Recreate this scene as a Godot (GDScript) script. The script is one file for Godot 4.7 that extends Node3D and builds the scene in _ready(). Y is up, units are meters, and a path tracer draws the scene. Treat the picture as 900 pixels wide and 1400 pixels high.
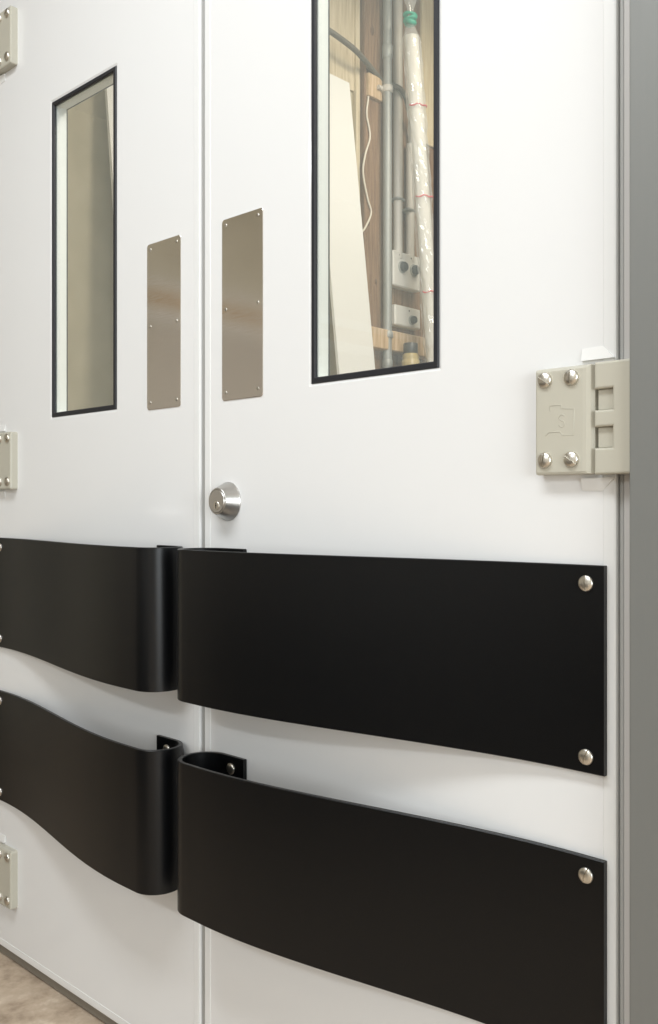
extends Node3D
# A pair of white impact doors with black bumpers, seen from a workshop.
# x = 0 is the seam between the leaves, y = 0 the floor, z = 0 the front skin of the doors.

var M := {}
var used := {}

# ------------------------------------------------------------------ helpers
func lin(r: float, g: float, b: float, a := 1.0) -> Color:
	var c := Color(r, g, b).linear_to_srgb()
	c.a = a
	return c

func mat(c: Color, rough := 0.6, metal := 0.0) -> StandardMaterial3D:
	var m := StandardMaterial3D.new()
	m.albedo_color = c
	m.roughness = rough
	m.metallic = metal
	return m

func noise_image(n: int, freq: float, octaves: int, rnd: int, ramp: Gradient, gain := 0.5, kind := FastNoiseLite.TYPE_SIMPLEX_SMOOTH) -> Image:
	var f := FastNoiseLite.new()
	f.seed = rnd
	f.noise_type = kind
	f.frequency = freq
	f.fractal_type = FastNoiseLite.FRACTAL_FBM
	f.fractal_octaves = octaves
	f.fractal_gain = gain
	var g := f.get_seamless_image(n, n)
	var im := Image.create(n, n, false, Image.FORMAT_RGB8)
	for y in n:
		for x in n:
			im.set_pixel(x, y, ramp.sample(g.get_pixel(x, y).r))
	return im

func ramp(offs: Array, cols: Array) -> Gradient:
	var g := Gradient.new()
	g.offsets = PackedFloat32Array(offs)
	g.colors = PackedColorArray(cols)
	return g

func tex(im: Image) -> ImageTexture:
	return ImageTexture.create_from_image(im)

func tri(m: StandardMaterial3D, s: Vector3) -> StandardMaterial3D:
	m.uv1_triplanar = true
	m.uv1_scale = s
	return m

func mesh_of(st: SurfaceTool) -> ArrayMesh:
	st.generate_normals()
	return st.commit()

func begin() -> SurfaceTool:
	var st := SurfaceTool.new()
	st.begin(Mesh.PRIMITIVE_TRIANGLES)
	st.set_smooth_group(-1)
	return st

func face(st: SurfaceTool, p: Array, out: Vector3) -> void:
	var n: Vector3 = (p[1] - p[0]).cross(p[2] - p[0])
	if n.length() < 1e-12:
		n = (p[2] - p[0]).cross(p[p.size() - 1] - p[0])
	var q := p.duplicate()
	if n.dot(out) > 0:
		q.reverse()
	for i in range(1, q.size() - 1):
		st.add_vertex(q[0]); st.add_vertex(q[i]); st.add_vertex(q[i + 1])

# rings counter-clockwise seen from where the rings lead to
func loft(st: SurfaceTool, rings: Array, group := -1, closed := true) -> void:
	for k in rings.size() - 1:
		var a: Array = rings[k]
		var b: Array = rings[k + 1]
		var n := a.size()
		for i in (n if closed else n - 1):
			var j := (i + 1) % n
			st.set_smooth_group(group if group > -2 else i)
			st.add_vertex(a[i]); st.add_vertex(b[i]); st.add_vertex(b[j])
			st.add_vertex(a[i]); st.add_vertex(b[j]); st.add_vertex(a[j])
	st.set_smooth_group(-1)

func box(st: SurfaceTool, lo: Vector3, hi: Vector3, bv := 0.0) -> void:
	var c := (lo + hi) / 2
	var h := (hi - lo) / 2
	if bv <= 0.0:
		for ax in 3:
			for s in [-1, 1]:
				var p := []
				for k in [[-1, -1], [1, -1], [1, 1], [-1, 1]]:
					var v := Vector3.ZERO
					v[ax] = s * h[ax]; v[(ax + 1) % 3] = k[0] * h[(ax + 1) % 3]; v[(ax + 2) % 3] = k[1] * h[(ax + 2) % 3]
					p.append(c + v)
				var o := Vector3.ZERO
				o[ax] = s
				face(st, p, o)
		return
	var i := h - Vector3.ONE * bv
	for ax in 3:
		var b := (ax + 1) % 3
		var d := (ax + 2) % 3
		for s in [-1, 1]:
			var p := []
			for k in [[-1, -1], [1, -1], [1, 1], [-1, 1]]:
				var v := Vector3.ZERO
				v[ax] = s * h[ax]; v[b] = k[0] * i[b]; v[d] = k[1] * i[d]
				p.append(c + v)
			var o := Vector3.ZERO
			o[ax] = s
			face(st, p, o)
			for t in [-1, 1]:      # edge between +-ax and +-b, along d
				var q := []
				for k in [-1, 1]:
					var v := Vector3.ZERO
					v[ax] = s * h[ax]; v[b] = t * i[b]; v[d] = k * i[d]
					var w := Vector3.ZERO
					w[ax] = s * i[ax]; w[b] = t * h[b]; w[d] = k * i[d]
					if k < 0:
						q.append(c + v); q.append(c + w)
					else:
						q.append(c + w); q.append(c + v)
				var oo := Vector3.ZERO
				oo[ax] = s; oo[b] = t
				face(st, q, oo)
	for sx in [-1, 1]:
		for sy in [-1, 1]:
			for sz in [-1, 1]:
				var s := Vector3(sx, sy, sz)
				face(st, [c + Vector3(s.x * h.x, s.y * i.y, s.z * i.z), c + Vector3(s.x * i.x, s.y * h.y, s.z * i.z), c + Vector3(s.x * i.x, s.y * i.y, s.z * h.z)], s)

func rect_ring(r: Rect2, grow: float, z: float) -> Array:
	var q := r.grow(grow)
	return [Vector3(q.position.x, q.position.y, z), Vector3(q.end.x, q.position.y, z), Vector3(q.end.x, q.end.y, z), Vector3(q.position.x, q.end.y, z)]

func round_ring(r: Rect2, grow: float, rad: float, z: float, seg := 6) -> Array:
	var q := r.grow(grow)
	var p := []
	var cs := [Vector2(q.end.x - rad, q.end.y - rad), Vector2(q.position.x + rad, q.end.y - rad), Vector2(q.position.x + rad, q.position.y + rad), Vector2(q.end.x - rad, q.position.y + rad)]
	for k in 4:
		for s in seg + 1:
			var a := PI / 2 * (k + float(s) / seg)
			p.append(Vector3(cs[k].x + rad * cos(a), cs[k].y + rad * sin(a), z))
	return p

func circle(c: Vector3, r: float, z: float, seg: int) -> Array:
	var p := []
	for s in seg:
		var a := TAU * s / seg
		p.append(c + Vector3(r * cos(a), r * sin(a), z))
	return p

# profile pieces [[r, z], ...]; each piece is smooth in itself
func lathe(st: SurfaceTool, c: Vector3, pieces: Array, seg := 32) -> void:
	var g := 1
	for piece in pieces:
		var rings := []
		for p in piece:
			rings.append(circle(c, p[0], p[1], seg))
		loft(st, rings, g)
		g += 1

func tube(st: SurfaceTool, pts: Array, r, seg := 10, cap := true) -> void:
	var rings := []
	var up := Vector3(0.31, 0.12, 0.94)
	for i in pts.size():
		var a: Vector3 = pts[maxi(i - 1, 0)]
		var b: Vector3 = pts[mini(i + 1, pts.size() - 1)]
		var d := (b - a).normalized()
		up = (up - d * up.dot(d)).normalized()
		var side := d.cross(up).normalized()
		var rr: float = r[i] if r is Array else r
		var ring := []
		for s in seg:
			var t := TAU * s / seg
			ring.append(pts[i] + up * cos(t) * rr + side * sin(t) * rr)
		rings.append(ring)
	loft(st, rings, 1)
	if cap:
		face(st, rings[0], pts[0] - pts[1])
		face(st, rings[-1], pts[-1] - pts[-2])

func smooth_path(pts: Array, per := 8) -> Array:
	var c := Curve3D.new()
	for i in pts.size():
		var t: Vector3 = (pts[mini(i + 1, pts.size() - 1)] - pts[maxi(i - 1, 0)]) / 6.0
		c.add_point(pts[i], -t, t)
	var out := []
	for i in (pts.size() - 1):
		for k in per:
			out.append(c.sample(i, float(k) / per))
	out.append(pts[-1])
	return out

func put(called: String, mesh: Mesh, m: Material, parent: Node, at := Vector3.ZERO) -> MeshInstance3D:
	var o := MeshInstance3D.new()
	o.name = called
	o.mesh = mesh
	o.material_override = m
	o.position = at
	parent.add_child(o, true)
	return o

func numbered(called: String) -> String:
	if not used.has(called):
		used[called] = 0
		return called
	used[called] += 1
	return "%s_%03d" % [called, used[called]]

func tag(o: Node, label: String, category: String, group := "", kind := "") -> void:
	if label: o.set_meta("label", label)
	if category: o.set_meta("category", category)
	if group: o.set_meta("group", group)
	if kind: o.set_meta("kind", kind)

func thing(called: String, label: String, category: String, group := "") -> Node3D:
	var o := Node3D.new()
	o.name = numbered(called)
	add_child(o)
	tag(o, label, category, group)
	return o

func single(called: String, st: SurfaceTool, m: Material, label: String, category: String, group := "") -> MeshInstance3D:
	var o := put(numbered(called), mesh_of(st), m, self)
	tag(o, label, category, group)
	return o

func structure(called: String, st: SurfaceTool, m: Material) -> MeshInstance3D:
	var o := put(called, mesh_of(st), m, self)
	o.set_meta("kind", "structure")
	return o

# a domed screw head with a real slot, radius 1 scaled, lying on z = 0
func slotted_screw(r: float, high: float, slot: float, turn: float) -> ArrayMesh:
	var st := begin()
	var w := r * slot
	var rim := high * 0.28
	var zf := func(x: float, y: float) -> float:
		return rim + (high - rim) * sqrt(maxf(0.0, 1.0 - (x * x + y * y) / (r * r)))
	var floor_z := high * 0.42
	var nx := 9
	var ny := 12
	var rot := Basis(Vector3.BACK, turn)
	for s in [-1, 1]:
		var rows := []
		for i in nx + 1:
			var x: float = w + (r - w) * sin(PI / 2 * i / nx)
			var hy: float = sqrt(maxf(0.0, r * r - x * x))
			var row := []
			for j in ny + 1:
				var y: float = -hy * cos(PI * j / ny)
				row.append(rot * Vector3(s * x, y, zf.call(x, y)))
			rows.append(row)
		st.set_smooth_group(2 + s)
		for i in nx:
			for j in ny:
				st.set_smooth_group(2 + s)
				var q := [rows[i][j], rows[i + 1][j], rows[i + 1][j + 1], rows[i][j + 1]]
				if i == nx - 1: q = [rows[i][j], rows[i + 1][j], rows[i][j + 1]]
				face(st, q, Vector3.BACK)
		st.set_smooth_group(-1)
		for j in ny:                       # wall of the slot
			var a: Vector3 = rows[0][j]
			var b: Vector3 = rows[0][j + 1]
			face(st, [a, b, Vector3(b.x, b.y, floor_z), Vector3(a.x, a.y, floor_z)], rot * Vector3(-s, 0, 0))
	var hw: float = sqrt(r * r - w * w)
	face(st, [rot * Vector3(-w, -hw, floor_z), rot * Vector3(w, -hw, floor_z), rot * Vector3(w, hw, floor_z), rot * Vector3(-w, hw, floor_z)], Vector3.BACK)
	loft(st, [circle(Vector3.ZERO, r, -0.0005, 40), circle(Vector3.ZERO, r, rim, 40)], 7)
	return mesh_of(st)

# ------------------------------------------------------------------ materials
func make_materials() -> void:
	# glossy white skin with a very slight orange peel
	M.skin = mat(lin(0.80, 0.795, 0.785), 0.085)
	M.trim = mat(lin(0.80, 0.80, 0.785), 0.3)
	# black bumpers: slightly grained plastic
	var grain := noise_image(256, 0.16, 3, 21, ramp([0, 1], [Color.BLACK, Color.WHITE]))
	var dust := noise_image(512, 0.22, 3, 22, ramp([0.0, 0.66, 0.78, 0.9], [lin(0.0016, 0.0019, 0.0024), lin(0.0020, 0.0023, 0.0029), lin(0.004, 0.004, 0.004), lin(0.022, 0.021, 0.02)]))
	var bl := mat(Color.WHITE, 0.33)
	bl.albedo_texture = tex(dust)
	bl.metallic_specular = 0.42
	bl.heightmap_enabled = true
	bl.heightmap_texture = tex(grain)
	bl.heightmap_scale = 0.003
	M.black = tri(bl, Vector3.ONE * 4.0)
	# brushed stainless
	var hair := noise_image(512, 0.09, 3, 31, ramp([0.2, 0.8], [Color(0.09, 0.09, 0.09), Color(0.14, 0.14, 0.14)]))
	var ss := mat(lin(0.73, 0.705, 0.665), 1.0, 1.0)
	ss.roughness_texture = tex(hair)
	ss.roughness_texture_channel = BaseMaterial3D.TEXTURE_CHANNEL_RED
	M.steel = tri(ss, Vector3(0.4, 7.0, 0.4))
	M.nickel = mat(lin(0.62, 0.61, 0.59), 0.3, 1.0)
	M.screw = mat(lin(0.70, 0.67, 0.60), 0.30, 1.0)
	M.small_screw = mat(lin(0.58, 0.55, 0.49), 0.38, 1.0)
	M.dark = mat(lin(0.02, 0.019, 0.018), 0.6)
	M.gasket = mat(lin(0.012, 0.013, 0.017), 0.5)
	M.seal = mat(lin(0.36, 0.355, 0.34), 0.55)
	M.sweep = mat(lin(0.20, 0.175, 0.14), 0.7)
	M.reveal = mat(lin(0.80, 0.84, 0.81), 0.5)
	var gl := mat(Color(0.93, 0.98, 0.95, 0.06), 0.02)
	gl.transparency = BaseMaterial3D.TRANSPARENCY_ALPHA
	M.glass = gl
	# hinge plastic
	var hp := mat(lin(0.56, 0.53, 0.46), 0.38)
	hp.heightmap_enabled = true
	hp.heightmap_texture = tex(grain)
	hp.heightmap_scale = 0.002
	hp.albedo_color = lin(0.50, 0.475, 0.395)
	M.hinge = tri(hp, Vector3.ONE * 6.0)
	M.hinge_white = mat(lin(0.80, 0.79, 0.765), 0.35)
	# grey jamb: satin aluminium
	var jm := mat(lin(0.215, 0.217, 0.205), 0.42, 0.35)
	jm.roughness = 1.0
	jm.roughness_texture = tex(noise_image(256, 0.03, 4, 41, ramp([0.2, 0.8], [Color(0.53, 0.53, 0.53), Color(0.57, 0.57, 0.57)])))
	jm.roughness_texture_channel = BaseMaterial3D.TEXTURE_CHANNEL_RED
	M.jamb = tri(jm, Vector3(9, 0.7, 9))
	M.flange = mat(lin(0.50, 0.48, 0.46), 0.4)
	# concrete
	var co := mat(Color.WHITE, 0.7)
	co.albedo_texture = tex(noise_image(512, 0.018, 6, 51, ramp([0.15, 0.38, 0.5, 0.62, 0.85], [lin(0.34, 0.255, 0.18), lin(0.46, 0.355, 0.26), lin(0.51, 0.40, 0.295), lin(0.55, 0.435, 0.325), lin(0.68, 0.57, 0.45)], ), 0.72))
	co.heightmap_enabled = true
	co.heightmap_texture = tex(noise_image(256, 0.08, 4, 52, ramp([0, 1], [Color.BLACK, Color.WHITE])))
	co.heightmap_scale = 0.12
	M.concrete = tri(co, Vector3.ONE * 0.7)
	# timbers and boards
	M.timber = wood(61, [lin(0.18, 0.10, 0.052), lin(0.235, 0.138, 0.075), lin(0.28, 0.172, 0.098)])
	M.pale_timber = wood(62, [lin(0.44, 0.30, 0.17), lin(0.56, 0.40, 0.24), lin(0.64, 0.48, 0.31)])
	M.ply = wood(63, [lin(0.50, 0.41, 0.27), lin(0.60, 0.51, 0.35), lin(0.66, 0.57, 0.41)])
	M.cream = wood(64, [lin(0.66, 0.53, 0.32), lin(0.72, 0.60, 0.38), lin(0.76, 0.65, 0.43)])
	var pl := mat(Color.WHITE, 0.85)
	pl.albedo_texture = tex(noise_image(256, 0.015, 5, 65, ramp([0.2, 0.5, 0.8], [lin(0.44, 0.395, 0.28), lin(0.47, 0.42, 0.30), lin(0.50, 0.45, 0.325)])))
	M.plaster = tri(pl, Vector3.ONE * 1.3)
	M.board = mat(lin(0.80, 0.80, 0.76), 0.45)
	M.conduit = mat(lin(0.36, 0.37, 0.35), 0.5, 0.3)
	M.pvc = mat(lin(0.60, 0.57, 0.51), 0.4)
	M.box = mat(lin(0.72, 0.70, 0.64), 0.4)
	M.knob = mat(lin(0.05, 0.055, 0.06), 0.35)
	M.cable = mat(lin(0.13, 0.115, 0.09), 0.6)
	M.string = mat(lin(0.72, 0.66, 0.55), 0.7)
	M.core = mat(lin(0.70, 0.67, 0.60), 0.6)
	var film := mat(Color(0.97, 0.98, 0.97, 0.2), 0.1)
	film.transparency = BaseMaterial3D.TRANSPARENCY_ALPHA
	M.film = film
	M.green = mat(lin(0.03, 0.36, 0.24), 0.45)
	M.red = mat(lin(0.62, 0.10, 0.12), 0.5)
	M.bottle = mat(lin(0.42, 0.33, 0.15), 0.3)
	M.white_paint = mat(lin(0.74, 0.72, 0.68), 0.8)
	M.lamp_body = mat(lin(0.75, 0.75, 0.73), 0.5)
	var lamp := mat(lin(0.8, 0.8, 0.8), 0.5)
	lamp.emission_enabled = true
	lamp.emission = Color(1.0, 0.97, 0.92)
	lamp.emission_energy_multiplier = 3.0
	M.lamp = lamp
	M.grey_board = mat(lin(0.53, 0.475, 0.41), 0.7)
	M.chest = mat(lin(0.018, 0.019, 0.022), 0.6)
	M.daylight = lamp.duplicate()
	M.daylight.emission = Color(0.965, 0.985, 1.0)
	var kh := mat(Color.WHITE, 0.8)
	kh.albedo_texture = tex(noise_image(256, 0.012, 5, 71, ramp([0.2, 0.5, 0.8], [lin(0.54, 0.485, 0.38), lin(0.60, 0.545, 0.435), lin(0.65, 0.595, 0.48)])))
	M.khaki = tri(kh, Vector3.ONE * 0.8)

func wood(rnd: int, cols: Array) -> StandardMaterial3D:
	var m := mat(Color.WHITE, 0.7)
	m.albedo_texture = tex(noise_image(256, 0.03, 4, rnd, ramp([0.22, 0.5, 0.8], cols)))
	return tri(m, Vector3(7.0, 0.55, 7.0))

# ------------------------------------------------------------------ doors
const LEAF_TOP := 2.72
const LEAF_BOTTOM := 0.03

func window_part(leaf: Node3D, r: Rect2) -> void:
	var st := begin()                                   # black front gasket
	loft(st, [rect_ring(r, -0.0003, -0.012), rect_ring(r, -0.0003, -0.0012), rect_ring(r, -0.002, 0.0008), rect_ring(r, -0.0095, 0.0008), rect_ring(r, -0.0112, -0.001), rect_ring(r, -0.0112, -0.0045)])
	var w := put("window", mesh_of(st), M.gasket, leaf)
	var q := r.grow(-0.004)
	st = begin(); box(st, Vector3(q.position.x, q.position.y, -0.009), Vector3(q.end.x, q.end.y, -0.0047))
	put("glass", mesh_of(st), M.glass, w)
	st = begin()                                        # pale spacer between the panes
	loft(st, [rect_ring(r, -0.0003, -0.0352), rect_ring(r, -0.0003, -0.0122), rect_ring(r, -0.004, -0.0122), rect_ring(r, -0.004, -0.0094), rect_ring(r, -0.0098, -0.0094), rect_ring(r, -0.0098, -0.0352)])
	put("spacer", mesh_of(st), M.reveal, w)
	st = begin()                                        # rear gasket
	loft(st, [rect_ring(r, -0.0003, -0.0405), rect_ring(r, -0.0003, -0.0354), rect_ring(r, -0.0104, -0.0354), rect_ring(r, -0.0104, -0.0385), rect_ring(r, -0.0003, -0.0405)])
	put("rear_gasket", mesh_of(st), M.gasket, w)

func leaf_body(leaf: Node3D, x0: float, x1: float, win: Rect2) -> void:
	var r := Rect2(x0, LEAF_BOTTOM, x1 - x0, LEAF_TOP - LEAF_BOTTOM)
	var p := r.grow(-0.001)
	var st := begin()
	# skin: back, outside, front with a dished lip round the window, window opening
	loft(st, [rect_ring(win, 0.0, -0.042), rect_ring(p, 0.0, -0.042), rect_ring(p, 0.0, 0.0), rect_ring(win, 0.005, 0.0), rect_ring(win, 0.0, -0.0022), rect_ring(win, 0.0, -0.042)])
	put("panel", mesh_of(st), M.skin, leaf)
	st = begin()
	# channel that caps the four edges
	loft(st, [rect_ring(r, -0.0198, -0.0428), rect_ring(r, -0.0008, -0.0428), rect_ring(r, 0.0, -0.0418), rect_ring(r, 0.0, -0.0026), rect_ring(r, -0.0009, -0.0002), rect_ring(r, -0.0032, 0.0009), rect_ring(r, -0.0185, 0.0009), rect_ring(r, -0.0198, -0.0001)])
	put("edge_trim", mesh_of(st), M.trim, leaf)
	st = begin(); box(st, Vector3(x0 + 0.004, 0.004, -0.034), Vector3(x1 - 0.004, LEAF_BOTTOM - 0.0005, -0.007), 0.002)
	put("bottom_sweep", mesh_of(st), M.sweep, leaf)
	window_part(leaf, win)

func push_plate(leaf: Node3D, x0: float, x1: float) -> void:
	var y0 := 1.412
	var y1 := 1.772
	var r := Rect2(x0, y0, x1 - x0, y1 - y0)
	var st := begin()
	var rings := [round_ring(r, 0.0, 0.007, 0.0), round_ring(r, 0.0, 0.007, 0.0012), round_ring(r, -0.0007, 0.0064, 0.0018)]
	loft(st, rings)
	face(st, rings[2], Vector3.BACK)
	var o := put("push_plate", mesh_of(st), M.steel, leaf)
	var k := 0
	for y in [y1 - 0.0128, (y0 + y1) / 2 + 0.0005, y0 + 0.0155]:
		for x in [x0 + 0.0125, x1 - 0.0135]:
			put("screw", plate_screws[k % 3], M.small_screw, o, Vector3(x, y, 0.0017))
			k += 1

var plate_screws := []
var big_screws := []
var hinge_screws := []

# plan of a bumper: long spring from the hinge side to a round nose at the seam, and back to a flange on the door
func bumper_plan(s: float) -> Array:
	var t := 0.009
	var zi := t / 2 + 0.0012
	var zo := 0.1025
	var far := 0.865 if s > 0 else 0.845
	var p := []
	for i in 9:
		p.append(Vector2(lerpf(0.8935, far, i / 8.0), zi))
	for i in range(1, 41):
		var k := i / 40.0
		p.append(Vector2(lerpf(far, 0.125, k), lerpf(zi, zo, k * k * (3 - 2 * k))))
	p.append(Vector2(0.10, zo))
	var rad := (zo - zi) / 2
	for i in 25:
		var a := PI / 2 + PI * i / 24.0
		p.append(Vector2(0.0785 + rad * cos(a), zi + rad + rad * sin(a)))
	p.append(Vector2(0.10, zi))
	p.append(Vector2(0.1405, zi))
	var out := []
	for v in p:
		out.append(Vector2(v.x * s, v.y))
	return out

func bumper(leaf: Node3D, s: float, y0: float, y1: float, shape_no: int) -> void:
	var t := 0.0045
	var b := 0.0013
	var p := bumper_plan(s)
	var rings := []
	for i in p.size():
		var d: Vector2 = (p[mini(i + 1, p.size() - 1)] - p[maxi(i - 1, 0)]).normalized()
		var n := Vector2(-d.y, d.x) * s          # to the side that bulges
		n = -n
		var ring := []
		for c in [[t, y0 + b], [t, y1 - b], [t - b, y1], [-t + b, y1], [-t, y1 - b], [-t, y0 + b], [-t + b, y0], [t - b, y0]]:
			var q: Vector2 = p[i] + n * c[0]
			ring.append(Vector3(q.x, c[1], q.y))
		if s < 0: ring.reverse()
		rings.append(ring)
	var st := begin()
	loft(st, rings, -2)
	face(st, rings[0], Vector3(s, 0, 0))
	face(st, rings[-1], Vector3(s, 0, 0))
	var o := put("bumper", mesh_of(st), M.black, leaf)
	var k := shape_no
	for y in [y1 - 0.0255, y0 + 0.0225]:
		put("screw", big_screws[k % 3], M.screw, o, Vector3(0.8665 if s > 0 else -0.8415, y, 0.0101))
		k += 1
	for y in [y1 - 0.024, y0 + 0.024]:
		put("screw", big_screws[k % 3], M.screw, o, Vector3(0.104 * s, y, 0.0101))
		k += 1

# door half of a hinge; x runs from the outer edge towards the seam side
func hinge_plate(leaf: Node3D, xa: float, xb: float, y0: float, y1: float, emblem: bool) -> Node3D:
	var s := signf(xb - xa)
	var prof := [[xa, 0.0], [xa + s * 0.0015, 0.012], [xa + s * 0.005, 0.017], [xa + s * 0.011, 0.0195], [xa + s * 0.016, 0.02], [xb - s * 0.003, 0.02], [xb - s * 0.0008, 0.019], [xb, 0.017], [xb, 0.0]]
	var rings := []
	for e in [[y0, 0.0035], [y0 + 0.0012, 0.0012], [y0 + 0.004, 0.0], [y1 - 0.005, 0.0], [y1 - 0.0015, 0.0013], [y1, 0.0042]]:
		var ring := []
		for q in prof:
			var x: float = clampf(q[0], minf(xa, xb) + e[1], maxf(xa, xb) - e[1])
			ring.append(Vector3(x, e[0], minf(q[1], 0.02 - e[1])))
		if s < 0: ring.reverse()
		rings.append(ring)
	var st := begin()
	for k in rings.size() - 1:
		for i in prof.size() - 1:
			st.set_smooth_group(-1)
			face(st, [rings[k][i], rings[k + 1][i], rings[k + 1][i + 1], rings[k][i + 1]], Vector3((rings[k][i].x + rings[k][i + 1].x) / 2 - (xa + xb) / 2, ((y0 + y1) / 2 - (rings[k][i].y + rings[k + 1][i].y) / 2) * -0.001, 0.008 + (rings[k][i].z + rings[k][i + 1].z) / 2))
	face(st, rings[0], Vector3.DOWN)
	face(st, rings[-1], Vector3.UP)
	var o := put("hinge", mesh_of(st), M.hinge, leaf)
	var k := 0
	for y in [y1 - 0.0165, y0 + 0.021]:
		for d in [0.016, 0.058]:
			put("screw", hinge_screws[k % 3], M.screw, o, Vector3(xb - s * d, y, 0.0199))
			k += 1
	if emblem:
		st = begin()
		var r := 0.0007
		var z := 0.0199
		var f := func(a: Array) -> Array:
			var out := []
			for q in a: out.append(Vector3(q[0], q[1], z))
			return out
		tube(st, f.call([[0.8152, 1.3370], [0.8156, 1.3448], [0.8332, 1.3446], [0.8336, 1.3397], [0.8533, 1.3380], [0.8528, 1.3014], [0.8347, 1.3018], [0.8314, 1.3070], [0.8138, 1.3070], [0.8085, 1.3022]]), r, 6)
		var sp := []
		for i in 13:
			var a := deg_to_rad(20 + 250.0 * i / 12)
			sp.append([0.8343 + 0.0042 * cos(a), 1.3268 + 0.0044 * sin(a)])
		for i in range(1, 13):
			var a := deg_to_rad(90 - 250.0 * i / 12)
			sp.append([0.8343 + 0.0042 * cos(a), 1.3180 + 0.0044 * sin(a)])
		tube(st, f.call(sp), r, 6)
		put("emblem", mesh_of(st), M.hinge, o)
	return o

func inset(p: Array, d: float) -> Array:
	var out := []
	for i in p.size():
		var a: Vector2 = p[(i - 1 + p.size()) % p.size()]
		var b: Vector2 = p[i]
		var c: Vector2 = p[(i + 1) % p.size()]
		var n1 := Vector2(-(b - a).y, (b - a).x).normalized()
		var n2 := Vector2(-(c - b).y, (c - b).x).normalized()
		out.append(b + (n1 + n2) * d / (1.0 + n1.dot(n2)))
	return out

func slab(st: SurfaceTool, p: Array, z0: float, z1: float, steps: Array) -> void:
	var rings := [[], []]
	for v in p:
		rings[0].append(Vector3(v.x, v.y, z0))
	for e in steps:
		var ring := []
		for v in inset(p, e[0]):
			ring.append(Vector3(v.x, v.y, z1 - e[1]))
		rings.append(ring)
	rings.remove_at(1)
	loft(st, rings)
	var top: Array = rings[-1]
	var flat := PackedVector2Array()
	for v in top: flat.append(Vector2(v.x, v.y))
	var idx := Geometry2D.triangulate_polygon(flat)
	for k in range(0, idx.size(), 3):
		face(st, [top[idx[k]], top[idx[k + 1]], top[idx[k + 2]]], Vector3.BACK)

func hinge_bracket(frame: Node3D) -> void:
	# E-shaped half that is fixed to the jamb
	var y0 := 1.2455
	var y1 := 1.3995
	var xl := 0.8845
	var xn := 0.9115
	var st := begin()
	var p := []
	for q in [[xl, y0], [0.96, y0], [0.96, y1], [xl, y1], [xl, 1.3625], [xn, 1.3625], [xn, 1.3335], [xl, 1.3335], [xl, 1.3105], [xn, 1.3105], [xn, 1.2815], [xl, 1.2815]]:
		p.append(Vector2(q[0], q[1]))
	slab(st, p, 0.0012, 0.0215, [[0.0, 0.0032], [0.0005, 0.0016], [0.0016, 0.0005], [0.0032, 0.0]])
	var o := put("hinge_bracket", mesh_of(st), M.hinge, frame)
	for seg in [[1.2817, 1.3103], [1.3337, 1.3623]]:
		st = begin()
		box(st, Vector3(xl + 0.0025, seg[0], 0.0012), Vector3(xn + 0.001, seg[1], 0.0145), 0.001)
		put("knuckle", mesh_of(st), M.hinge, o)

func shim(leaf: Node3D, s: float, y: float, dir: float, xo := 0.0) -> void:
	# white corner of the backing sheet that shows above or below a hinge
	var st := begin()
	var p := []
	for q in [[0.8555, 0.0], [0.9055, 0.0], [0.8865, 0.0185], [0.8555, 0.0175]]:
		p.append(Vector2((q[0] + xo) * s, y + dir * q[1]))
	var a := []
	var b := []
	var c := []
	for q in p: 
		a.append(Vector3(q.x, q.y, 0.0002)); b.append(Vector3(q.x, q.y, 0.0045 - absf(q.y - y) * 0.2))
	for i in 4:
		var j := (i + 1) % 4
		var mid: Vector3 = (a[i] + a[j]) / 2 - (a[0] + a[1] + a[2] + a[3]) / 4
		face(st, [a[i], a[j], b[j], b[i]], mid)
	face(st, b, Vector3.BACK)
	put("backing_sheet", mesh_of(st), M.hinge_white, leaf)

func deadbolt(leaf: Node3D) -> void:
	var c := Vector3(0.0845, 1.2125, 0.0)
	var st := begin()
	lathe(st, c, [[[0.0385, 0.0], [0.0385, 0.0022]], [[0.0385, 0.0022], [0.0378, 0.0034]], [[0.0378, 0.0034], [0.0262, 0.0285]], [[0.0262, 0.0285], [0.0256, 0.0292], [0.0248, 0.0294]], [[0.0248, 0.0294], [0.0232, 0.0294]], [[0.0232, 0.0294], [0.0228, 0.0282]]], 56)
	var o := put("deadbolt", mesh_of(st), M.nickel, leaf)
	st = begin()
	lathe(st, c, [[[0.0227, 0.026], [0.0227, 0.0292]], [[0.0227, 0.0292], [0.0219, 0.0303]], [[0.0219, 0.0303], [0.0001, 0.0303]]], 48)
	put("cylinder_face", mesh_of(st), M.nickel, o)
	st = begin()
	var pc := c + Vector3(-0.0005, -0.0085, 0)
	lathe(st, pc, [[[0.0086, 0.0303], [0.0086, 0.0309]], [[0.0086, 0.0309], [0.0080, 0.0314]], [[0.0080, 0.0314], [0.0001, 0.0314]]], 32)
	put("key_plug", mesh_of(st), M.screw, o)
	st = begin()
	box(st, pc + Vector3(-0.0012, -0.0060, 0.0313), pc + Vector3(0.0008, 0.0055, 0.0317))
	box(st, pc + Vector3(-0.0022, -0.0012, 0.0313), pc + Vector3(0.0018, 0.0012, 0.0316))
	put("keyhole", mesh_of(st), M.dark, o)

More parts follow.
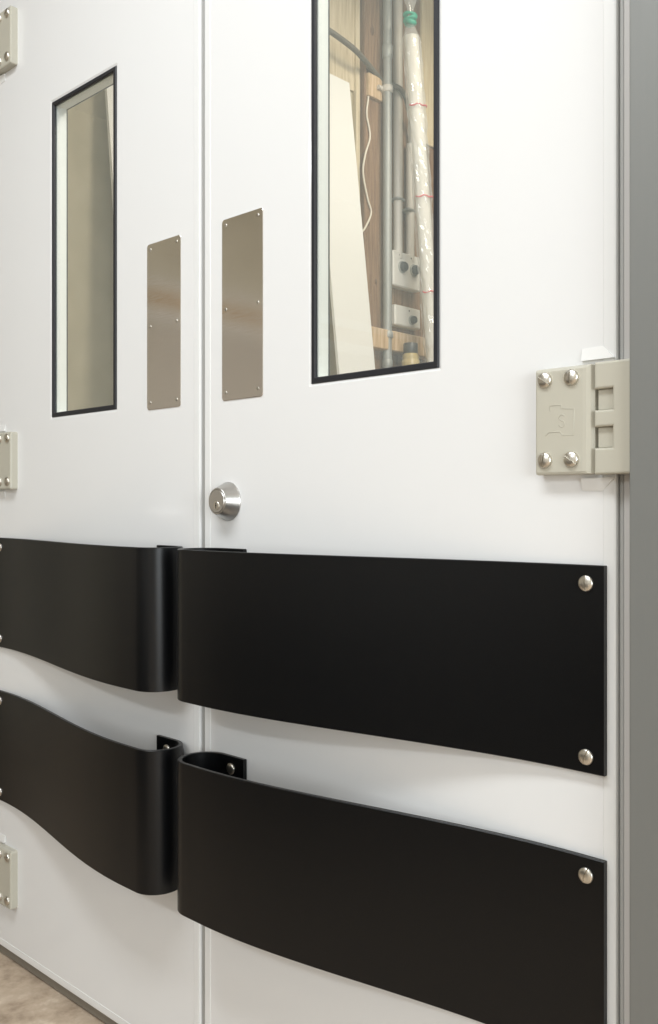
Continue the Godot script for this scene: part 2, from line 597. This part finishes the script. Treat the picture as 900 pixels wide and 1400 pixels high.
func build_doors() -> void:
	for k in 3:
		big_screws.append(slotted_screw(0.0112, 0.0052, 0.07, [0.05, -0.35, 0.16][k]))
		hinge_screws.append(slotted_screw(0.0113, 0.0070, 0.085, [0.95, 0.02, -0.12][k]))
		plate_screws.append(slotted_screw(0.0035, 0.0016, 0.12, [0.3, 1.1, -0.6][k]))
	var right := thing("traffic_door", "glossy white swinging door leaf with a round deadbolt lock, hung on the grey jamb", "door", "pair of white impact doors")
	leaf_body(right, 0.0095, 0.907, Rect2(0.315, 1.4235, 0.288, 0.7815))
	push_plate(right, 0.0665, 0.1875)
	bumper(right, 1.0, 0.83, 1.12, 0)
	bumper(right, 1.0, 0.423, 0.713, 1)
	hinge_plate(right, 0.8825, 0.7915, 1.2465, 1.3985, true)
	shim(right, 1.0, 1.406, 1.0)
	shim(right, 1.0, 1.2415, -1.0)
	deadbolt(right)
	var left := thing("traffic_door", "glossy white swinging door leaf without a lock, next to the leaf with the deadbolt", "door", "pair of white impact doors")
	leaf_body(left, -0.907, -0.0045, Rect2(-0.592, 1.4235, 0.282, 0.7815))
	push_plate(left, -0.1875, -0.068)
	bumper(left, -1.0, 0.83, 1.12, 2)
	bumper(left, -1.0, 0.423, 0.713, 0)
	for y in [0.1555, 1.2475, 2.354]:
		hinge_plate(left, -0.857, -0.764, y, y + 0.150, false)
		shim(left, -1.0, y + 0.1555, 1.0, -0.026)
		shim(left, -1.0, y - 0.003, -1.0, -0.026)
	var st := begin()                         # grey bulb seal carried by the left leaf along the seam
	box(st, Vector3(-0.0044, 0.03, -0.032), Vector3(0.0048, LEAF_TOP, -0.0035), 0.0025)
	put("seam_seal", mesh_of(st), M.seal, left)

func build_frame() -> void:
	var f := thing("door_frame", "satin grey metal door jamb beside the white leaf with the beige hinge", "door frame")
	for s in [1.0, -1.0]:
		var st := begin()
		var a := 0.9425 if s > 0 else -1.04
		var b := 1.06 if s > 0 else -0.9425
		box(st, Vector3(a, 0.0, -0.10), Vector3(b, 2.86, 0.0355), 0.0016)
		put("jamb", mesh_of(st), M.jamb, f)
		st = begin()
		box(st, Vector3(minf(0.9165 * s, 0.95 * s), 0.001, -0.09), Vector3(maxf(0.9165 * s, 0.95 * s), 2.76, -0.0015), 0.0012)
		put("flange", mesh_of(st), M.flange, f)
		st = begin()
		box(st, Vector3(minf(0.9085 * s, 0.9163 * s), 0.001, -0.05), Vector3(maxf(0.9085 * s, 0.9163 * s), 2.74, -0.0045), 0.002)
		put("edge_seal", mesh_of(st), M.seal, f)
	var st2 := begin()
	box(st2, Vector3(-0.9423, 2.745, -0.10), Vector3(0.9423, 2.86, 0.0335), 0.0016)
	put("header", mesh_of(st2), M.jamb, f)
	hinge_bracket(f)

# ------------------------------------------------------------------ behind the doors
const WALL := -1.149

func build_behind() -> void:
	var st := begin(); box(st, Vector3(WALL - 0.12, 0.0, -4.6), Vector3(WALL, 3.6, -0.11))
	var wall := structure("side_wall", st, M.plaster)
	var part := func(called: String, lo: Vector3, hi: Vector3, m: Material, bv := 0.003) -> MeshInstance3D:
		var s := begin()
		box(s, lo, hi, bv)
		return put(called, mesh_of(s), m, wall)
	part.call("corner_post", Vector3(WALL - 0.01, 0, -0.3385), Vector3(WALL + 0.04, 3.6, -0.14), M.board)
	part.call("plywood_sheet", Vector3(WALL - 0.01, 2.95, -1.735), Vector3(WALL + 0.012, 3.6, -0.8), M.ply, 0.001)
	part.call("batten", Vector3(WALL - 0.01, 0, -1.742), Vector3(WALL + 0.022, 3.6, -1.716), M.ply, 0.002)
	part.call("stud", Vector3(WALL - 0.01, 0, -1.935), Vector3(WALL + 0.040, 3.6, -1.752), M.timber, 0.004)
	part.call("stud", Vector3(WALL - 0.01, 0, -2.135), Vector3(WALL + 0.034, 3.6, -1.938), M.timber, 0.004)
	part.call("stud", Vector3(WALL - 0.01, 0, -2.40), Vector3(WALL + 0.036, 2.845, -2.139), M.timber, 0.004)
	part.call("plywood_sheet", Vector3(WALL - 0.01, 2.85, -2.9), Vector3(WALL + 0.040, 3.6, -2.139), M.cream, 0.002)
	part.call("rail", Vector3(WALL + 0.030, 1.870, -2.32), Vector3(WALL + 0.090, 1.956, -1.70), M.pale_timber, 0.004)
	part.call("cover_plate", Vector3(WALL + 0.038, 2.936, -1.848), Vector3(WALL + 0.056, 3.032, -1.758), M.pale_timber, 0.002)
	part.call("ledge", Vector3(WALL + 0.030, 1.745, -2.12), Vector3(WALL + 0.24, 1.768, -1.80), M.timber, 0.003)
	for q in [[3.226, -1.797, 0.016], [2.408, -1.772, 0.013], [2.164, -1.821, 0.009]]:
		var s := begin()
		var rings := []
		for e in [[1.0, 0.0385], [0.8, 0.0425], [0.05, 0.0435]]:
			var ring := []
			for i in 14:
				var a := TAU * i / 14
				ring.append(Vector3(WALL + e[1], q[0] + q[2] * 1.5 * e[0] * cos(a), q[1] + q[2] * 0.8 * e[0] * sin(a)))
			rings.append(ring)
		loft(s, rings, 1)
		put("knot", mesh_of(s), M.knot, wall)

	# leaning boards
	lean_board(-1.64, -1.425, 2.947, Vector2(WALL + 0.040, 0.118), "narrow white board leaning on the wall behind the window, by the timber studs")
	lean_board(-0.86, -0.478, 2.62, Vector2(WALL + 0.040, 0.118), "white board leaning on the bare wall, seen through the window of the lockless leaf")

	# pipes
	var x := WALL + 0.0745
	var z := -1.857
	var t := thing("conduit", "grey steel conduit with couplings, clipped to the brown studs", "pipe")
	st = begin(); tube(st, [Vector3(x, 1.2, z), Vector3(x, 3.58, z)], 0.0190, 20)
	put("pipe", mesh_of(st), M.conduit, t)
	for q in [[3.117, 3.173], [1.80, 1.831]]:
		st = begin(); tube(st, [Vector3(x, q[0], z), Vector3(x, q[0] + 0.004, z), Vector3(x, q[1] - 0.004, z), Vector3(x, q[1], z)], [0.0205, 0.0225, 0.0225, 0.0205], 20)
		put("coupling", mesh_of(st), M.conduit, t)
	for q in [2.985, 1.937]:
		st = begin()
		tube(st, [Vector3(x, q - 0.014, z), Vector3(x, q - 0.011, z), Vector3(x, q + 0.011, z), Vector3(x, q + 0.014, z)], [0.0215, 0.0245, 0.0245, 0.0215], 20)
		box(st, Vector3(WALL + 0.039, q - 0.012, z - 0.022), Vector3(x, q + 0.012, z + 0.022), 0.003)
		tube(st, [Vector3(x - 0.012, q, z + 0.018), Vector3(x - 0.012, q, z + 0.047)], 0.0095, 12)
		put("pipe_clip", mesh_of(st), M.pvc if q > 2.5 else M.conduit, t)
	x = WALL + 0.062
	t = thing("plastic_pipe", "long cream plastic pipe running up beside the grey conduit to the ceiling", "pipe")
	st = begin(); tube(st, [Vector3(x, 2.28, -1.942), Vector3(x, 3.58, -1.942)], 0.020, 20)
	put("pipe", mesh_of(st), M.pvc, t)
	st = begin(); box(st, Vector3(WALL + 0.03, 2.53, -1.968), Vector3(x + 0.022, 2.542, -1.916), 0.003)
	put("pipe_clip", mesh_of(st), M.conduit, t)
	t = thing("plastic_pipe", "short cream plastic pipe between the socket box and the wrapped roll", "pipe")
	st = begin(); tube(st, [Vector3(x, 2.28, -2.026), Vector3(x, 2.80, -2.026)], 0.019, 20)
	put("pipe", mesh_of(st), M.pvc, t)
	st = begin(); box(st, Vector3(WALL + 0.03, 2.50, -2.052), Vector3(x + 0.022, 2.512, -1.990), 0.003)
	put("pipe_clip", mesh_of(st), M.conduit, t)

	# cables
	st = begin()
	tube(st, smooth_path([Vector3(WALL + 0.03, 3.14, -1.30), Vector3(WALL + 0.07, 3.112, -1.439), Vector3(WALL + 0.085, 3.075, -1.631), Vector3(WALL + 0.055, 3.048, -1.785), Vector3(WALL + 0.050, 3.025, -1.857), Vector3(WALL + 0.095, 2.995, -1.935), Vector3(WALL + 0.075, 2.90, -2.012), Vector3(WALL + 0.050, 2.80, -2.05)], 6), 0.0115, 12)
	single("cable", st, M.cable, "thick grey cable slanting across the studs behind the conduit", "cable")
	st = begin()
	var wp := []
	for q in [[-1.765, 2.94], [-1.765, 2.921], [-1.756, 2.856], [-1.777, 2.770], [-1.747, 2.685], [-1.733, 2.604], [-1.761, 2.504], [-1.784, 2.448], [-1.747, 2.378], [-1.72, 2.350]]:
		wp.append(Vector3(WALL + 0.046, q[1], q[0]))
	tube(st, smooth_path(wp, 6), 0.0042, 8)
	single("wire", st, M.string, "thin pale wire hanging in a wave from the small wooden plate", "wire")

	# electrical boxes
	socket(2.157, 2.309, -2.08, -1.893, [Vector2(2.243, -1.951), Vector2(2.243, -2.031)], "white double switch box with two dark dials at the foot of the cream pipes")
	socket(1.989, 2.077, -2.08, -1.904, [Vector2(2.022, -2.017)], "low white socket box with one dark knob above the timber rail")
	wrapped_roll()
	# small bottle on the ledge
	t = thing("bottle", "small ochre bottle with a black cap on the wall ledge", "bottle")
	var c := Vector3(-0.995, 1.768, -1.915)
	st = begin()
	tube(st, [c, c + Vector3(0, 0.01, 0), c + Vector3(0, 0.055, 0), c + Vector3(0, 0.062, 0), c + Vector3(0, 0.070, 0), c + Vector3(0, 0.088, 0)], [0.036, 0.040, 0.040, 0.034, 0.038, 0.028], 24)
	put("body", mesh_of(st), M.bottle, t)
	st = begin()
	tube(st, [c + Vector3(0, 0.086, 0), c + Vector3(0, 0.088, 0), c + Vector3(0, 0.128, 0), c + Vector3(0, 0.131, 0)], [0.029, 0.031, 0.031, 0.028], 24)
	put("cap", mesh_of(st), M.knob, t)

func lean_board(z0: float, z1: float, top: float, lean: Vector2, label: String) -> void:
	var st := begin()
	var th := 0.012
	var n := Vector3(1, lean.y, 0).normalized()
	var a := Vector3(lean.x + 0.001 + lean.y * top, 0.002, 0)
	var b := Vector3(lean.x + 0.001, top, 0)
	var ring := [a, a + n * th, b + n * th, b]
	var e := []
	var g := []
	for v in ring:
		e.append(v + Vector3(0, 0, z0)); g.append(v + Vector3(0, 0, z1))
	for i in 4:
		var j := (i + 1) % 4
		face(st, [e[i], e[j], g[j], g[i]], (e[i] + e[j]) / 2 - (e[0] + e[2]) / 2)
	face(st, e, Vector3(0, 0, -1))
	face(st, g, Vector3(0, 0, 1))
	single("leaning_board", st, M.board, label, "board")

func socket(y0: float, y1: float, z0: float, z1: float, dials: Array, label: String) -> void:
	var t := thing("switch_box", label, "switch box")
	var xf := WALL + 0.078
	var st := begin(); box(st, Vector3(WALL + 0.033, y0, z0), Vector3(xf, y1, z1), 0.005)
	put("housing", mesh_of(st), M.box, t)
	for d in dials:
		st = begin()
		var r := 0.026 if dials.size() > 1 else 0.021
		var rings := []
		for e in [[r, -0.001], [r, 0.004], [r * 0.86, 0.006], [r * 0.80, 0.006]]:
			var ring := []
			for i in 28:
				var a := TAU * i / 28
				ring.append(Vector3(xf + e[1], d.x + e[0] * cos(a), d.y + e[0] * sin(a)))
			rings.append(ring)
		loft(st, rings)
		var o := put("dial", mesh_of(st), M.conduit, t)
		st = begin()
		rings = []
		for e in [[r * 0.80, 0.003], [r * 0.78, 0.018], [r * 0.68, 0.022], [0.0005, 0.0225]]:
			var ring := []
			for i in 28:
				var a := TAU * i / 28
				ring.append(Vector3(xf + e[1], d.x + e[0] * cos(a), d.y + e[0] * sin(a)))
			rings.append(ring)
		loft(st, rings)
		put("knob", mesh_of(st), M.knob, o)
		st = begin()
		box(st, Vector3(xf - 0.001, y1 - 0.020, d.y + 0.014), Vector3(xf + 0.002, y1 - 0.013, d.y + 0.020), 0.001)
		put("screw", mesh_of(st), M.knob, t)

func roll_axis(y: float) -> Vector3:
	return Vector3(-0.925 - (y - 2.5) * 0.03, y, -1.938 + (y - 2.1) * 0.076)

func wrapped_roll() -> void:
	var t := thing("wrapped_roll", "long roll wrapped in crinkled clear plastic, tied with green tape, standing by the switch boxes", "roll")
	var st := begin()
	var pts := []
	for i in 20:
		pts.append(roll_axis(lerpf(0.004, 3.165, i / 19.0)))
	tube(st, pts, 0.030, 20)
	put("core", mesh_of(st), M.core, t)
	# crinkled film
	var f := FastNoiseLite.new()
	f.seed = 5
	f.frequency = 1.0
	st = begin()
	var n := 190
	var seg := 26
	var rings := []
	for i in n:
		var y := lerpf(0.02, 3.37, float(i) / (n - 1))
		var c := roll_axis(minf(y, 3.2)) + Vector3(0, maxf(0.0, y - 3.2), 0)
		var r := 0.039
		if y > 3.13: r = lerpf(0.039, 0.012, smoothstep(3.13, 3.24, y))
		if y > 3.255: r = lerpf(0.012, 0.036, smoothstep(3.26, 3.36, y))
		var ring := []
		for s in seg:
			var a := TAU * s / seg
			var k: float = 1.0 + 0.20 * f.get_noise_3d(cos(a) * 2.6, y * 13.0, sin(a) * 2.6) + 0.14 * f.get_noise_3d(cos(a) * 7, y * 5 + 40, sin(a) * 7)
			ring.append(c + Vector3(-sin(a) * r * k, 0, cos(a) * r * k).rotated(Vector3.UP, PI / 2))
		rings.append(ring)
	loft(st, rings, -1)
	put("film", mesh_of(st), M.film, t)
	for y in [2.872, 2.497, 2.101, 1.7]:
		st = begin()
		var ring_pts := []
		for i in 9:
			var a := -0.5 + 2.2 * i / 8.0
			ring_pts.append(roll_axis(y) + Vector3(cos(a) * 0.0415, 0.004 * sin(i * 1.7), sin(a) * 0.0415 - 0.004))
		tube(st, ring_pts, 0.0028, 6)
		put("red_mark", mesh_of(st), M.red, t)
	st = begin()
	var kn := []
	var kr := []
	for i in 60:
		var a := TAU * i / 15.0
		kn.append(roll_axis(3.225) + Vector3(cos(a) * 0.020, lerpf(-0.012, 0.030, i / 59.0) + 0.008 * sin(a * 0.7), sin(a) * 0.020))
		kr.append(0.0085 + 0.003 * sin(i * 0.9))
	tube(st, kn, kr, 8)
	put("green_tie", mesh_of(st), M.green, t)

# ------------------------------------------------------------------ the workshop side
func build_room() -> void:
	var st := begin()
	face(st, [Vector3(-9, 0, -5), Vector3(9, 0, -5), Vector3(9, 0, 9), Vector3(-9, 0, 9)], Vector3.UP)
	structure("floor", st, M.concrete)
	st = begin(); box(st, Vector3(-4.5, 3.6, -4.7), Vector3(6.4, 3.7, 7.0))
	structure("ceiling", st, M.white_paint)
	# the wall that the steel plates mirror, with its pair of pale rails
	st = begin(); box(st, Vector3(-3.62, 0, 0.4), Vector3(-3.5, 3.6, 6.8))
	var w := structure("workshop_wall", st, M.khaki)
	st = begin(); box(st, Vector3(-3.62, 0, 6.6), Vector3(6.4, 3.6, 6.72))
	structure("rear_wall", st, M.white_paint)
	st = begin(); box(st, Vector3(6.26, 0, 0.0), Vector3(6.38, 3.6, 6.6))
	structure("window_wall", st, M.khaki)
	st = begin(); box(st, Vector3(-3.503, 0.0, 2.28), Vector3(-3.478, 2.414, 6.4), 0.003)
	put("wainscot", mesh_of(st), M.grey_board, w)
	added_dark_chest(Vector3(-2.3, 0, 1.95), Vector3(0.55, 0.76, 2.5))
	for q in [[2.61, 2.68, M.white_paint], [2.495, 2.608, M.pale_timber], [2.415, 2.493, M.white_paint]]:
		st = begin(); box(st, Vector3(-3.505, q[0], 2.28), Vector3(-3.46, q[1], 6.4), 0.004)
		put("rail", mesh_of(st), q[2], w)

# unseen low cabinet, added so the black bumpers mirror something dark
func added_dark_chest(lo: Vector3, hi: Vector3) -> void:
	var t := thing("added_dark_chest", "added low dark chest with drawers, out of view, mirrored by the black bumpers", "tool chest")
	var st := begin(); box(st, lo + Vector3(0, 0.06, 0.012), hi - Vector3(0, 0.03, 0), 0.006)
	put("body", mesh_of(st), M.chest, t)
	st = begin(); box(st, Vector3(lo.x - 0.02, hi.y - 0.0295, lo.z - 0.02), Vector3(hi.x + 0.02, hi.y, hi.z + 0.02), 0.006)
	put("worktop", mesh_of(st), M.chest, t)
	st = begin(); box(st, lo + Vector3(0.05, 0, 0.06), Vector3(hi.x - 0.05, 0.0605, hi.z - 0.05), 0.004)
	put("plinth", mesh_of(st), M.chest, t)
	for c in 3:
		for k in 4:
			var w := (hi.x - lo.x) / 3
			var a := Vector3(lo.x + c * w + 0.012, 0.075 + k * 0.162, lo.z)
			st = begin(); box(st, a, a + Vector3(w - 0.024, 0.150, 0.0125), 0.003)
			var d := put("drawer", mesh_of(st), M.chest, t)
			st = begin(); tube(st, [a + Vector3(w * 0.3, 0.11, -0.018), a + Vector3(w * 0.7, 0.11, -0.018)], 0.006, 8)
			for s in [0.32, 0.68]:
				tube(st, [a + Vector3(w * s, 0.11, -0.018), a + Vector3(w * s, 0.11, 0.002)], 0.004, 6)
			put("handle", mesh_of(st), M.conduit, d)

# small lit fitting that shows as a faint patch in the gloss of the door
func wall_light(at: Vector3) -> void:
	var t := thing("wall_light", "small white wall light with a bright lower strip on the wainscot", "lamp")
	var st := begin(); box(st, at + Vector3(-0.004, 0.03, -0.13), at + Vector3(0.05, 0.21, 0.13), 0.006)
	put("shade", mesh_of(st), M.lamp_body, t)
	st = begin(); box(st, at + Vector3(-0.004, 0.0, -0.13), at + Vector3(0.045, 0.0295, 0.13), 0.004)
	put("tube_light", mesh_of(st), M.lamp, t)
	var l := AreaLight3D.new()
	l.name = "lamp_light"
	l.area_size = Vector2(0.25, 0.026)
	l.light_energy = 0.006
	l.area_range = 8.0
	l.shadow_enabled = true
	l.area_normalize_energy = true
	t.add_child(l)
	l.position = at + Vector3(0.047, 0.0147, 0)
	l.rotation = Vector3(0, -PI / 2, 0)

func ceiling_light(at: Vector3, length: float, width: float, energy: float, col: Color, label: String) -> void:
	var t := thing("ceiling_light", label, "lamp", "ceiling lights")
	var st := begin()
	box(st, at + Vector3(-length / 2, 0.012, -width / 2), at + Vector3(length / 2, 0.07, width / 2), 0.008)
	for s in [-1, 1]:
		tube(st, [at + Vector3(s * length * 0.4, 0.06, 0), Vector3(at.x + s * length * 0.4, 3.601, at.z)], 0.006, 8)
	put("housing", mesh_of(st), M.lamp_body, t)
	st = begin()
	box(st, at + Vector3(-length / 2 + 0.01, 0.0, -width / 2 + 0.01), at + Vector3(length / 2 - 0.01, 0.0119, width / 2 - 0.01), 0.003)
	put("diffuser", mesh_of(st), M.lamp, t)
	var l := AreaLight3D.new()
	l.name = "lamp_light"
	l.area_size = Vector2(length - 0.02, width - 0.02)
	l.light_energy = energy
	l.light_color = col
	l.area_range = 12.0
	l.shadow_enabled = true
	l.area_normalize_energy = true
	t.add_child(l)
	l.position = at + Vector3(0, -0.004, 0)
	l.rotation = Vector3(-PI / 2, 0, 0)

# a tall bright window on the far right, out of the picture: it lights the right flank of every hinge and screw
func workshop_window(at: Vector3, wide: float, high: float, energy: float) -> void:
	var t := thing("window", "large bright daylight window with a white frame across the workshop", "window")
	var st := begin()
	for q in [[-wide / 2 - 0.06, -wide / 2, -high / 2 - 0.06, high / 2 + 0.06], [wide / 2, wide / 2 + 0.06, -high / 2 - 0.06, high / 2 + 0.06], [-wide / 2, wide / 2, -high / 2 - 0.06, -high / 2], [-wide / 2, wide / 2, high / 2, high / 2 + 0.06]]:
		box(st, at + Vector3(-0.03, q[2], q[0]), at + Vector3(0.05, q[3], q[1]), 0.003)
	put("window_frame", mesh_of(st), M.lamp_body, t)
	st = begin()
	box(st, at + Vector3(0.0, -high / 2, -wide / 2), at + Vector3(0.01, high / 2, wide / 2))
	put("window_pane", mesh_of(st), M.daylight, t)
	var l := AreaLight3D.new()
	l.name = "window_light"
	l.area_size = Vector2(wide, high)
	l.light_energy = energy
	l.light_color = Color(0.935, 0.975, 1.0)
	l.area_range = 14.0
	l.shadow_enabled = true
	l.area_normalize_energy = true
	t.add_child(l)
	l.position = at + Vector3(-0.035, 0, 0)
	l.rotation = Vector3(0, PI / 2, 0)

func _ready() -> void:
	# camera
	var cam := Camera3D.new()
	cam.name = "camera"
	cam.projection = Camera3D.PROJECTION_FRUSTUM
	cam.near = 0.05
	cam.far = 60.0
	cam.size = 0.05 * 1400.0 / 1280.0
	cam.frustum_offset = Vector2(0, -0.05 * 6.0 / 1280.0)
	add_child(cam)
	cam.position = Vector3(1.511, 1.2, 1.2)
	cam.rotation = Vector3(0, deg_to_rad(43.795), 0)
	cam.current = true
	# surroundings and exposure
	var we := WorldEnvironment.new()
	we.name = "environment"
	var e := Environment.new()
	e.background_mode = Environment.BG_COLOR
	e.background_color = lin(0.08, 0.08, 0.08)
	e.tonemap_mode = Environment.TONE_MAPPER_LINEAR
	e.tonemap_exposure = 0.47
	e.sdfgi_enabled = true
	e.ssao_enabled = true
	e.ssil_enabled = true
	we.environment = e
	add_child(we)
	make_materials()
	M.knot = mat(lin(0.14, 0.075, 0.04), 0.7)
	# lamps
	var warm := Color(0.945, 0.975, 1.0)
	ceiling_light(Vector3(0.6, 3.40, 1.35), 2.2, 0.6, 12.0, warm, "ceiling light panel over the workshop floor, closest to the doors")
	ceiling_light(Vector3(0.7, 3.40, 4.2), 2.2, 0.6, 16.0, warm, "ceiling light panel closest to the white rear wall")
	ceiling_light(Vector3(0.95, 3.42, -0.9), 1.2, 0.6, 10.5, Color(1.0, 0.975, 0.92), "ceiling light in the store behind the doors, close above the header")
	ceiling_light(Vector3(-0.15, 3.45, -1.75), 0.6, 0.3, 3.0, Color(1.0, 0.96, 0.88), "small ceiling light in the store near the timber studs")
	wall_light(Vector3(-3.478, 1.16, 2.47))
	workshop_window(Vector3(6.2, 1.65, 2.7), 3.4, 2.4, 38.0)
	build_room()
	build_doors()
	build_frame()
	build_behind()
